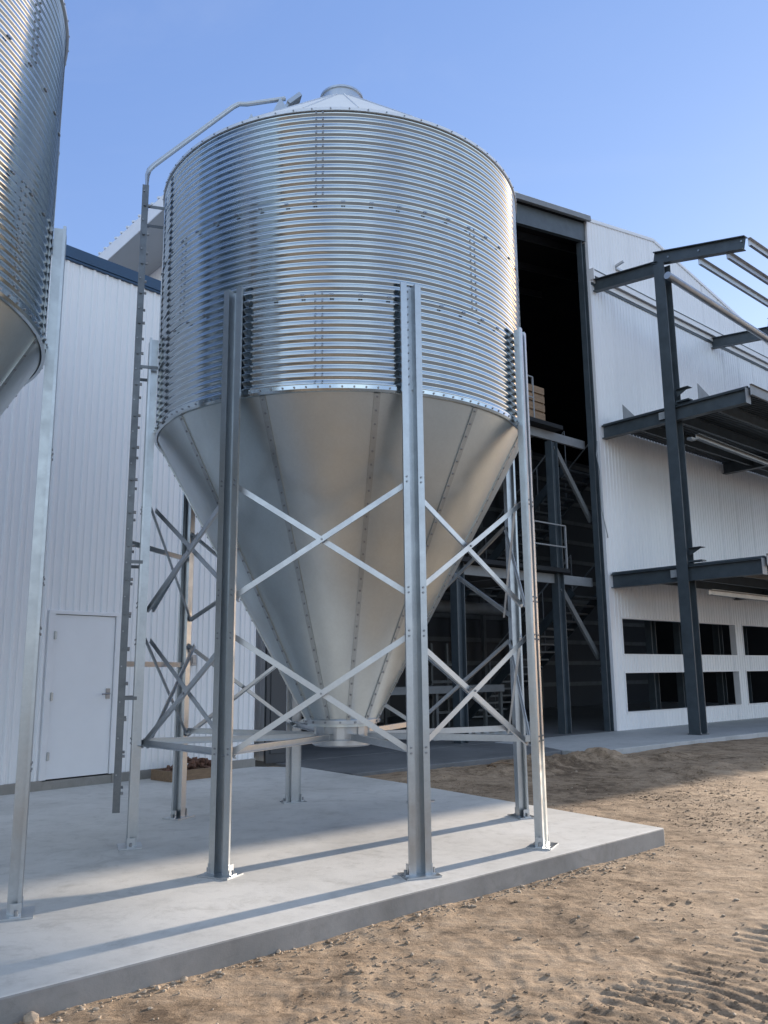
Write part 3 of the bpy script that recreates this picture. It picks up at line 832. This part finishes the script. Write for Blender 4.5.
# roof members
m = MB(); m.tube([fx(-.02, -2.25, 10.98), fx(12.5, -2.6, 9.97)], .095, 14); m.build('roof_pipe', M['purlin'], frm)
for v, za, zb in ((-2.95, 11.16, 11.0), (-3.65, 11.03, 10.95), (-4.18, 11.14, 11.14)):
    m = MB(); m.channel(fx(.22, v, za), fx(12.5, v, zb), .07, .20, .008, flip=1)
    for k in range(20): m.bolt(fx(.6 + .45 * k, v + .0, za + .03), (0, 1, 0), .012, .012)
    m.build('purlin', M['purlin'], frm)
# clip plates where the decks pass the column
for z in (7.72, 3.85):
    m = MB(); p = fx(.2, -2.0, 0)
    m.box(p[0] - .10, p[0] + .10, p[1] - .48, p[1] - .14, z + .36, z + .375)
    m.add([(p[0] - .01, p[1] - .14, z + .36), (p[0] - .01, p[1] - .44, z + .36), (p[0] - .01, p[1] - .14, z + .2), (p[0] + .01, p[1] - .14, z + .36), (p[0] + .01, p[1] - .44, z + .36), (p[0] + .01, p[1] - .14, z + .2)],
          [(0, 1, 2), (5, 4, 3), (0, 3, 4, 1), (1, 4, 5, 2), (2, 5, 3, 0)])
    m.box(p[0] - .1, p[0] + .1, p[1] - .48, p[1] - .14, z + .04, z + .07)
    m.build('clip_plate', M['steel'], frm)
for (u, v, z, l) in ((.32, -.55, 7.74, .55), (.32, -2.62, 7.74, .6)):
    m = MB(); p = fx(u, v, z)
    m.add([(p[0], p[1], z), (p[0] + 1.1, p[1], z), (p[0], p[1], z + .42), (p[0], p[1] + .012, z), (p[0] + 1.1, p[1] + .012, z), (p[0], p[1] + .012, z + .42)],
          [(0, 1, 2), (5, 4, 3), (0, 3, 4, 1), (1, 4, 5, 2), (2, 5, 3, 0)])
    m.build('deck_flashing', M['steel_light'], frm)

# ------------------------------------------------------------------ inside the opening
def stairs(u, v0, z0, v1, z1, label):
    # v0, z0 = foot, v1, z1 = head; treads span the width
    r = empty('staircase', uvw(u, v0, z0), A0, label, 'stairs', 'steel stairs inside the opening')
    n = 17; dv, dz = v1 - v0, z1 - z0
    for x in (0, 1.35):
        m = MB(); m.beam((x, 0, .02), (x, dv, dz), .05, .24); m.build('stringer', M['steel'], r)
        m = MB(); m.tube([(x, 0, 1.0), (x, dv, dz + 1.0)], .022, 8)
        for t in (0, .25, .5, .75, 1): m.tube([(x, dv * t, dz * t), (x, dv * t, dz * t + 1.0)], .018, 6)
        m.build('handrail', M['steel_light'], r)
    for k in range(n):
        t = (k + .5) / n; m = MB()
        m.box(.03, 1.32, dv * t - .13, dv * t + .13, dz * t - .05, dz * t + .0); m.build('tread', M['steel_light'], r)
    return r
stairs(1.25, 6.2, 3.75, 2.0, 7.2, 'upper flight of dark steel stairs leading up to the top mezzanine inside the opening')
stairs(1.25, 6.2, 0.0, 2.0, 3.6, 'lower flight of dark steel stairs rising from the floor inside the opening')

def guardrail(u, v, z, l, label, h=1.05):
    r = empty('guardrail', uvw(u, v, z), A0, label, 'guardrail', 'guardrails on the mezzanines')
    for a in (0, l):
        m = MB(); m.beam((a, 0, 0), (a, 0, h), .04, .04, up=(0, 1, 0)); m.build('post', M['steel_light'], r)
    for z_ in (h, h * .5):
        m = MB(); m.beam((0, 0, z_), (l, 0, z_), .04, .03); m.build('rail', M['steel_light'], r)
guardrail(-2.6, .18, 3.85, 1.2, 'short grey guardrail on the lower mezzanine edge beside the column')
guardrail(-3.3, .18, 7.43, .9, 'short grey guardrail on the upper mezzanine edge next to the timber crate')

# timber crate on the upper mezzanine
r = empty('timber_crate', uvw(-2.72, .62, 7.43), A0, 'brown slatted timber crate on the upper mezzanine beside the bin', 'crate')
for z in (0, .22, .44, .66):
    for y in (-.45, .40):
        m = MB(); m.box(-.75, .75, y, y + .03, z + .02, z + .19); m.build('slat', M['wood'], r)
for x in (-.75, -.0, .70):
    for y in (-.42, .36):
        m = MB(); m.box(x, x + .06, y, y + .04, 0, .86); m.build('post', M['wood'], r)
m = MB(); m.box(-.72, .72, -.41, .40, .02, .80); m.build('load', M['wood'], r)

def bench(u, v, l, h, label, top='steel_light'):
    r = empty('workbench', uvw(u, v, 0), A0, label, 'workbench')
    m = MB(); m.box(0, l, 0, .7, h - .18, h); m.build('bench_top', M[top], r)
    for x in (.05, l / 2, l - .12):
        for y in (.04, .60):
            m = MB(); m.box(x, x + .08, y, y + .08, 0, h - .18); m.build('leg', M['dull'], r)
bench(-5.6, 3.0, 5.0, 1.10, 'long grey workbench on the dark floor behind the legs of the central bin')

def rack(u, v, l, h, zs, label):
    r = empty('storage_rack', uvw(u, v, 0), A0, label, 'rack', 'storage racks inside the opening')
    for x in (0, l / 2, l):
        for y in (0, .6):
            m = MB(); m.box(x - .03, x + .03, y, y + .06, 0, h); m.build('upright', M['dull'], r)
    for z in zs:
        m = MB(); m.box(-.03, l + .03, -.02, .64, z, z + .07); m.build('shelf', M['dull'], r)
rack(-5.2, 5.5, 2.6, 3.0, (.6, 1.35, 2.0, 2.7), 'wide dark rack with bare shelves behind the long workbench')
rack(-2.1, 4.2, 1.2, 2.2, (.35, .75, 1.15, 1.6), 'narrow dark rack between the inner column and the workbench')
def cabinet(u, v, w_, d_, h_, label):
    r = empty('cabinet', uvw(u, v, 0), A0, label, 'cabinet')
    m = MB(); m.box(0, w_, 0, d_, .08, h_); m.box(.03, w_ - .03, .03, d_ - .03, 0, .08); m.build('body', M['dull'], r, bevel=.01)
    for q in range(2):
        m = MB(); m.box(.02 + q * w_ / 2, w_ / 2 - .02 + q * w_ / 2, -.02, -.001, .12, h_ - .05); d_o = m.build('door', M['steel_light'], r, bevel=.006)
        m = MB(); x = w_ / 2 + (-.07 if q == 0 else .07); m.tube([(x, -.05, h_ * .45), (x, -.05, h_ * .6)], .012, 8); m.build('handle', M['hardware'], d_o)
    return r
cabinet(-7.4, 4.6, 1.2, .6, 2.1, 'tall grey two door cabinet deep in the opening left of the wide rack')
cabinet(-2.35, 6.8, .9, .5, 1.5, 'shorter grey two door cabinet behind the narrow rack')
for (u, v, z, a, lab) in ((-4.9, 5.6, 1.42, .5, 'grey carton on the left of the wide rack, on its second shelf'), (-3.6, 5.6, 2.07, .62, 'longer grey carton on the third shelf of the wide rack'), (-4.4, 5.6, .67, .4, 'grey carton on the lowest shelf of the wide rack')):
    m = MB(); m.box(0, a, 0, .4, 0, .36); m.box(-.004, a + .004, .17, .23, -.0, .364)
    o = m.build('carton', M['crate'], bevel=.006); o.location = uvw(u, v, z); o.rotation_euler = (0, 0, A0); tag(o, lab, 'carton', 'cartons on the wide rack')
m = MB()
for j in range(3): m.box(0, 2.6, .1 + .35 * j, .2 + .35 * j, 0, .1)
for j in range(9): m.box(.02 + .29 * j, .2 + .29 * j, 0, 1.0, .1, .125)
pl = m.build('pallet', M['crate']); pl.location = uvw(-5.0, 1.1, 0); pl.rotation_euler = (0, 0, A0)
tag(pl, 'long pale pallet lying on the dark floor at the front of the opening', 'pallet')
m = MB(); m.box(0, .46, 0, .34, 0, .24); m.box(-.02, .48, -.02, .36, .2, .26)
cr = m.build('plastic_crate', M['crate'], bevel=.01); cr.location = uvw(-2.05, .95, 0); cr.rotation_euler = (0, 0, A0 + .1)
tag(cr, 'small pale plastic crate on the floor left of the inner column', 'crate')

# ------------------------------------------------------------------ timber tray with scraps by the shed
sa = R(48)
def shp(x, y, z): return (SM[0] + math.cos(sa) * x - math.sin(sa) * y, SM[1] + math.sin(sa) * x + math.cos(sa) * y, z)
tr = empty('timber_tray', shp(.02, -.66, 0), sa, 'low brown timber tray on the pad against the white shed wall', 'tray')
for (x0, x1, y0, y1) in ((0, .92, 0, .03), (0, .92, .47, .5), (0, .03, .031, .469), (.89, .92, .031, .469)):
    m = MB(); m.box(x0, x1, y0, y1, .0, .14); m.build('side_board', M['wood'], tr, bevel=.003)
m = MB(); m.box(.03, .89, .03, .47, .005, .03); m.build('bottom_board', M['wood'], tr)

def rocks(n, pos, size, flat=.6, sub=0):
    """one mesh of n small irregular lumps"""
    t = (1 + 5 ** .5) / 2
    base = np.array([(-1, t, 0), (1, t, 0), (-1, -t, 0), (1, -t, 0), (0, -1, t), (0, 1, t), (0, -1, -t), (0, 1, -t), (t, 0, -1), (t, 0, 1), (-t, 0, -1), (-t, 0, 1)]) / 1.9
    ft = np.array([(0, 11, 5), (0, 5, 1), (0, 1, 7), (0, 7, 10), (0, 10, 11), (1, 5, 9), (5, 11, 4), (11, 10, 2), (10, 7, 6), (7, 1, 8), (3, 9, 4), (3, 4, 2), (3, 2, 6), (3, 6, 8), (3, 8, 9), (4, 9, 5), (2, 4, 11), (6, 2, 10), (8, 6, 7), (9, 8, 1)])
    vs = np.empty((n, 12, 3)); 
    for i in range(n):
        b_ = base * rng.uniform(.65, 1.2, (12, 1)) * rng.uniform(.6, 1.3, 3) * np.array([1, 1, flat])
        a = rng.uniform(0, 6.28); c, s = math.cos(a), math.sin(a)
        b_ = b_ @ np.array([[c, -s, 0], [s, c, 0], [0, 0, 1]])
        vs[i] = b_ * size[i] + pos[i]
    fs = (ft[None] + 12 * np.arange(n)[:, None, None]).reshape(-1, 3)
    m = MB(); m.v = [tuple(p) for p in vs.reshape(-1, 3)]; m.f = [tuple(f) for f in fs]; m.s = [False] * len(m.f)
    return m
n = 70
pos = np.stack([rng.uniform(.08, .84, n), rng.uniform(.08, .42, n), rng.uniform(.04, .16, n)], 1)
pos[:, 2] += .10 * np.exp(-((pos[:, 0] - .6) / .25) ** 2)
m = rocks(n, pos, rng.uniform(.03, .07, n), .8)
o = m.build('wood_scraps', M['bark']); o.location = tr.location; o.rotation_euler = (0, 0, sa)
tag(o, 'reddish brown scraps heaped in the timber tray', 'scraps', kind='stuff')

# ------------------------------------------------------------------ gravel, clods, stones, sticks
def edge_pts(n):
    """points scattered along the two visible edges of the pad"""
    out = []
    segs = [((2.58, 8.20), (-1.95, 4.05), .72, (1, -1)), ((2.58, 8.20), (.24, 11.6), .28, (1, .7))]
    for (a, c, w, s) in segs:
        k = int(n * w); t = rng.random(k)
        d = np.array([c[0] - a[0], c[1] - a[1]]); L = np.hypot(*d); nn = np.array([-d[1], d[0]]) / L
        if nn @ np.array(s) < 0: nn = -nn
        off = np.abs(rng.normal(0, .09, k)) + .012
        out.append(np.array(a) + t[:, None] * d + off[:, None] * nn)
    return np.concatenate(out)
e = edge_pts(900)
p2 = np.stack([rng.uniform(-2, 7, 1500), rng.uniform(3.6, 15, 1500)], 1)
pp = np.concatenate([e, p2])
uu, vv = touv(pp[:, 0], pp[:, 1])
keep = ~in_slab(pp[:, 0], pp[:, 1]) & ~((uu > -9.9) & (vv > -2.9))
pp = pp[keep]; sz = rng.gamma(1.6, .0030, len(pp)) + .003; sz = np.minimum(sz, .022)
m = rocks(len(pp), np.stack([pp[:, 0], pp[:, 1], ground_z(pp[:, 0], pp[:, 1]) + sz * .25], 1), sz)
o = m.build('gravel', M['stone']); tag(o, 'pale pebbles strewn along the pad edge and over the dirt', 'gravel', kind='stuff')

nc = 42000
pp = np.stack([rng.uniform(-2.2, 8, nc), rng.uniform(3.5, 16, nc) ** 1.0], 1)
pc = np.clip(vnoise(pp[:, 0], pp[:, 1], 1.1, 6) * 3.2 + .35, .05, 1)
pp = pp[rng.random(nc) < pc]
uu, vv = touv(pp[:, 0], pp[:, 1])
pp = pp[~in_slab(pp[:, 0], pp[:, 1]) & ~((uu > -9.9) & (vv > -2.8))]
sz = rng.gamma(1.1, .0042, len(pp)) + .003; sz = np.minimum(sz, .026)
m = rocks(len(pp), np.stack([pp[:, 0], pp[:, 1], ground_z(pp[:, 0], pp[:, 1]) + sz * .1], 1), sz, .55)
o = m.build('dirt_clods', M['dirt']); tag(o, 'small clods of loose tan dirt', 'dirt', kind='stuff')

for (x, y, s, lab) in ((-1.66, 4.24, .05, 'larger whitish stone at the foot of the pad edge near the lower left corner'), (-1.08, 4.78, .03, 'small whitish stone against the pad edge below the front left leg')):
    m = rocks(1, np.array([[0, 0, s * .4]]), [s], .7)
    o = m.build('stone', M['stone'], bevel=.004); o.location = (x, y, float(ground_z(x, y))); tag(o, lab, 'stone', 'whitish stones by the pad')
for (u, v, a, l, lab) in ((-7.6, -3.0, .5, .42, 'longer pale broken stick lying on the dirt heap'), (-7.9, -3.05, 2.0, .26, 'shorter pale broken stick crossing behind the longer one on the dirt heap')):
    x, y, _ = uvw(u, v); z = float(ground_z(x, y))
    m = MB(); m.tube([(-l / 2, 0, .02), (0, .015, .05), (l / 2, 0, .03)], .014, 6); o = m.build('stick', M['wood'])
    o.location = (x, y, z + .01); o.rotation_euler = (0, .1, a); tag(o, lab, 'stick', 'broken sticks on the dirt')

# ------------------------------------------------------------------ camera, sun, sky
f, pitch, roll = 835.35, .189587, -.0104144
cam = bpy.data.cameras.new('camera'); co_ = bpy.data.objects.new('camera', cam); COL.objects.link(co_)
c, s = math.cos(pitch), math.sin(pitch); cr_, sr_ = math.cos(roll), math.sin(roll)
fw = Vector((0, c, s)); up = Vector((0, -s, c)); rt = Vector((1, 0, 0))
r2 = rt * cr_ + up * sr_; u2 = up * cr_ - rt * sr_
Mx = Matrix((r2, u2, -fw)).transposed().to_4x4(); Mx.translation = (0, 0, 1.45)
co_.matrix_world = Mx
cam.sensor_fit = 'VERTICAL'; cam.sensor_height = 32; cam.lens = f / 1024 * 32
cam.clip_start = .05; cam.clip_end = 5000
sc.camera = co_

SUN_AZ, SUN_EL = R(41.5), R(11.2)
sun = bpy.data.lights.new('sun', 'SUN'); so = bpy.data.objects.new('sun', sun); COL.objects.link(so)
sun.energy = 4.6; sun.angle = R(.55); sun.color = (1.0, .86, .70)
d = Vector((math.cos(SUN_AZ) * math.cos(SUN_EL), math.sin(SUN_AZ) * math.cos(SUN_EL), math.sin(SUN_EL)))
so.rotation_euler = d.to_track_quat('Z', 'Y').to_euler(); so.location = (20, 20, 30)

FILL_CLOUD = 4.3  # brightness of the added cloud bank
w = bpy.data.worlds.new('World'); sc.world = w; w.use_nodes = True
nt = w.node_tree; bg = nt.nodes['Background']
sky = nt.nodes.new('ShaderNodeTexSky'); sky.sky_type = 'NISHITA'; sky.sun_disc = False
sky.sun_elevation = SUN_EL; sky.sun_rotation = math.pi / 2 - SUN_AZ
sky.altitude = 200; sky.air_density = 1.0; sky.dust_density = .25; sky.ozone_density = 3.0
def wmix(bl, a, c, fac=1.0):
    n = nt.nodes.new('ShaderNodeMix'); n.data_type = 'RGBA'; n.blend_type = bl
    for k, q in ((0, fac), (6, a), (7, c)):
        if hasattr(q, 'is_linked') or hasattr(q, 'links'): nt.links.new(q, n.inputs[k])
        else: n.inputs[k].default_value = q
    return n.outputs[2]
def wmath(op, a, c=None, e=None):
    n = nt.nodes.new('ShaderNodeMath'); n.operation = op; n.use_clamp = False
    for k, q in ((0, a), (1, c), (2, e)):
        if q is None: continue
        if hasattr(q, 'links'): nt.links.new(q, n.inputs[k])
        else: n.inputs[k].default_value = q
    return n.outputs[0]
def wstep(v, lo, hi):
    n = nt.nodes.new('ShaderNodeMapRange'); n.interpolation_type = 'SMOOTHSTEP'
    nt.links.new(v, n.inputs[0]); n.inputs[1].default_value = lo; n.inputs[2].default_value = hi
    return n.outputs[0]
veil = wmix('ADD', wmix('MULTIPLY', sky.outputs[0], (.80, .585, .44, 1)), (.15, .345, 1.09, 1))
# pale broken cloud added low behind the viewer to brighten the shaded walls
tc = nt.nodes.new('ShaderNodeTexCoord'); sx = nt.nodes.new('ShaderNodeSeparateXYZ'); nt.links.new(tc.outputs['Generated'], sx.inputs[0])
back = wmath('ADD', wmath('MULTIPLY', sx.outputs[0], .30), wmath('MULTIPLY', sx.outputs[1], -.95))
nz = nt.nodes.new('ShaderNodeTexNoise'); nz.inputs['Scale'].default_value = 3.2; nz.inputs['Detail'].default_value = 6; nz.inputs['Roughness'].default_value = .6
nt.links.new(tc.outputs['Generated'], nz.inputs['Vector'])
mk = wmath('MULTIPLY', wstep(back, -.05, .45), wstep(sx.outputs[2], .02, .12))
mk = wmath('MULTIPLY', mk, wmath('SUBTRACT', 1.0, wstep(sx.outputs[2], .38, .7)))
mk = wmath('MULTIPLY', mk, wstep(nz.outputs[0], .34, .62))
zen_fill = wmath('MULTIPLY', wstep(sx.outputs[2], .70, .93), wstep(nz.outputs[0], .25, .6))  # bright cirrus added overhead, out of view, to lift the pad's shade
veil = wmix('MIX', veil, (2.7, 3.05, 3.4, 1), zen_fill)
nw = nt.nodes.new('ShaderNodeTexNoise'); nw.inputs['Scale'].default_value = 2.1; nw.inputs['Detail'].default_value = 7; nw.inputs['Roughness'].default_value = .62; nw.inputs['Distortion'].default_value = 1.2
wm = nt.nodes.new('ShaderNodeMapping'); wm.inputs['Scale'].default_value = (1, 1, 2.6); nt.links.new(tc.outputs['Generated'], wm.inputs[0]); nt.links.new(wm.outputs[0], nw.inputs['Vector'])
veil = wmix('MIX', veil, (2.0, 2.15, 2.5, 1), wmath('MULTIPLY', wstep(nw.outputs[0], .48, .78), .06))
full = wmix('MIX', veil, (FILL_CLOUD * .82, FILL_CLOUD * .98, FILL_CLOUD * 1.12, 1), mk)
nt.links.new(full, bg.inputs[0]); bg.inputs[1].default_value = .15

sc.view_settings.view_transform = 'Standard'; sc.view_settings.look = 'None'
sc.view_settings.exposure = 1.4; sc.view_settings.gamma = 1.0
sc.cycles.max_bounces = 8; sc.cycles.glossy_bounces = 5; sc.cycles.diffuse_bounces = 4
sc.cycles.use_denoising = True
sc.cycles.sample_clamp_indirect = 6
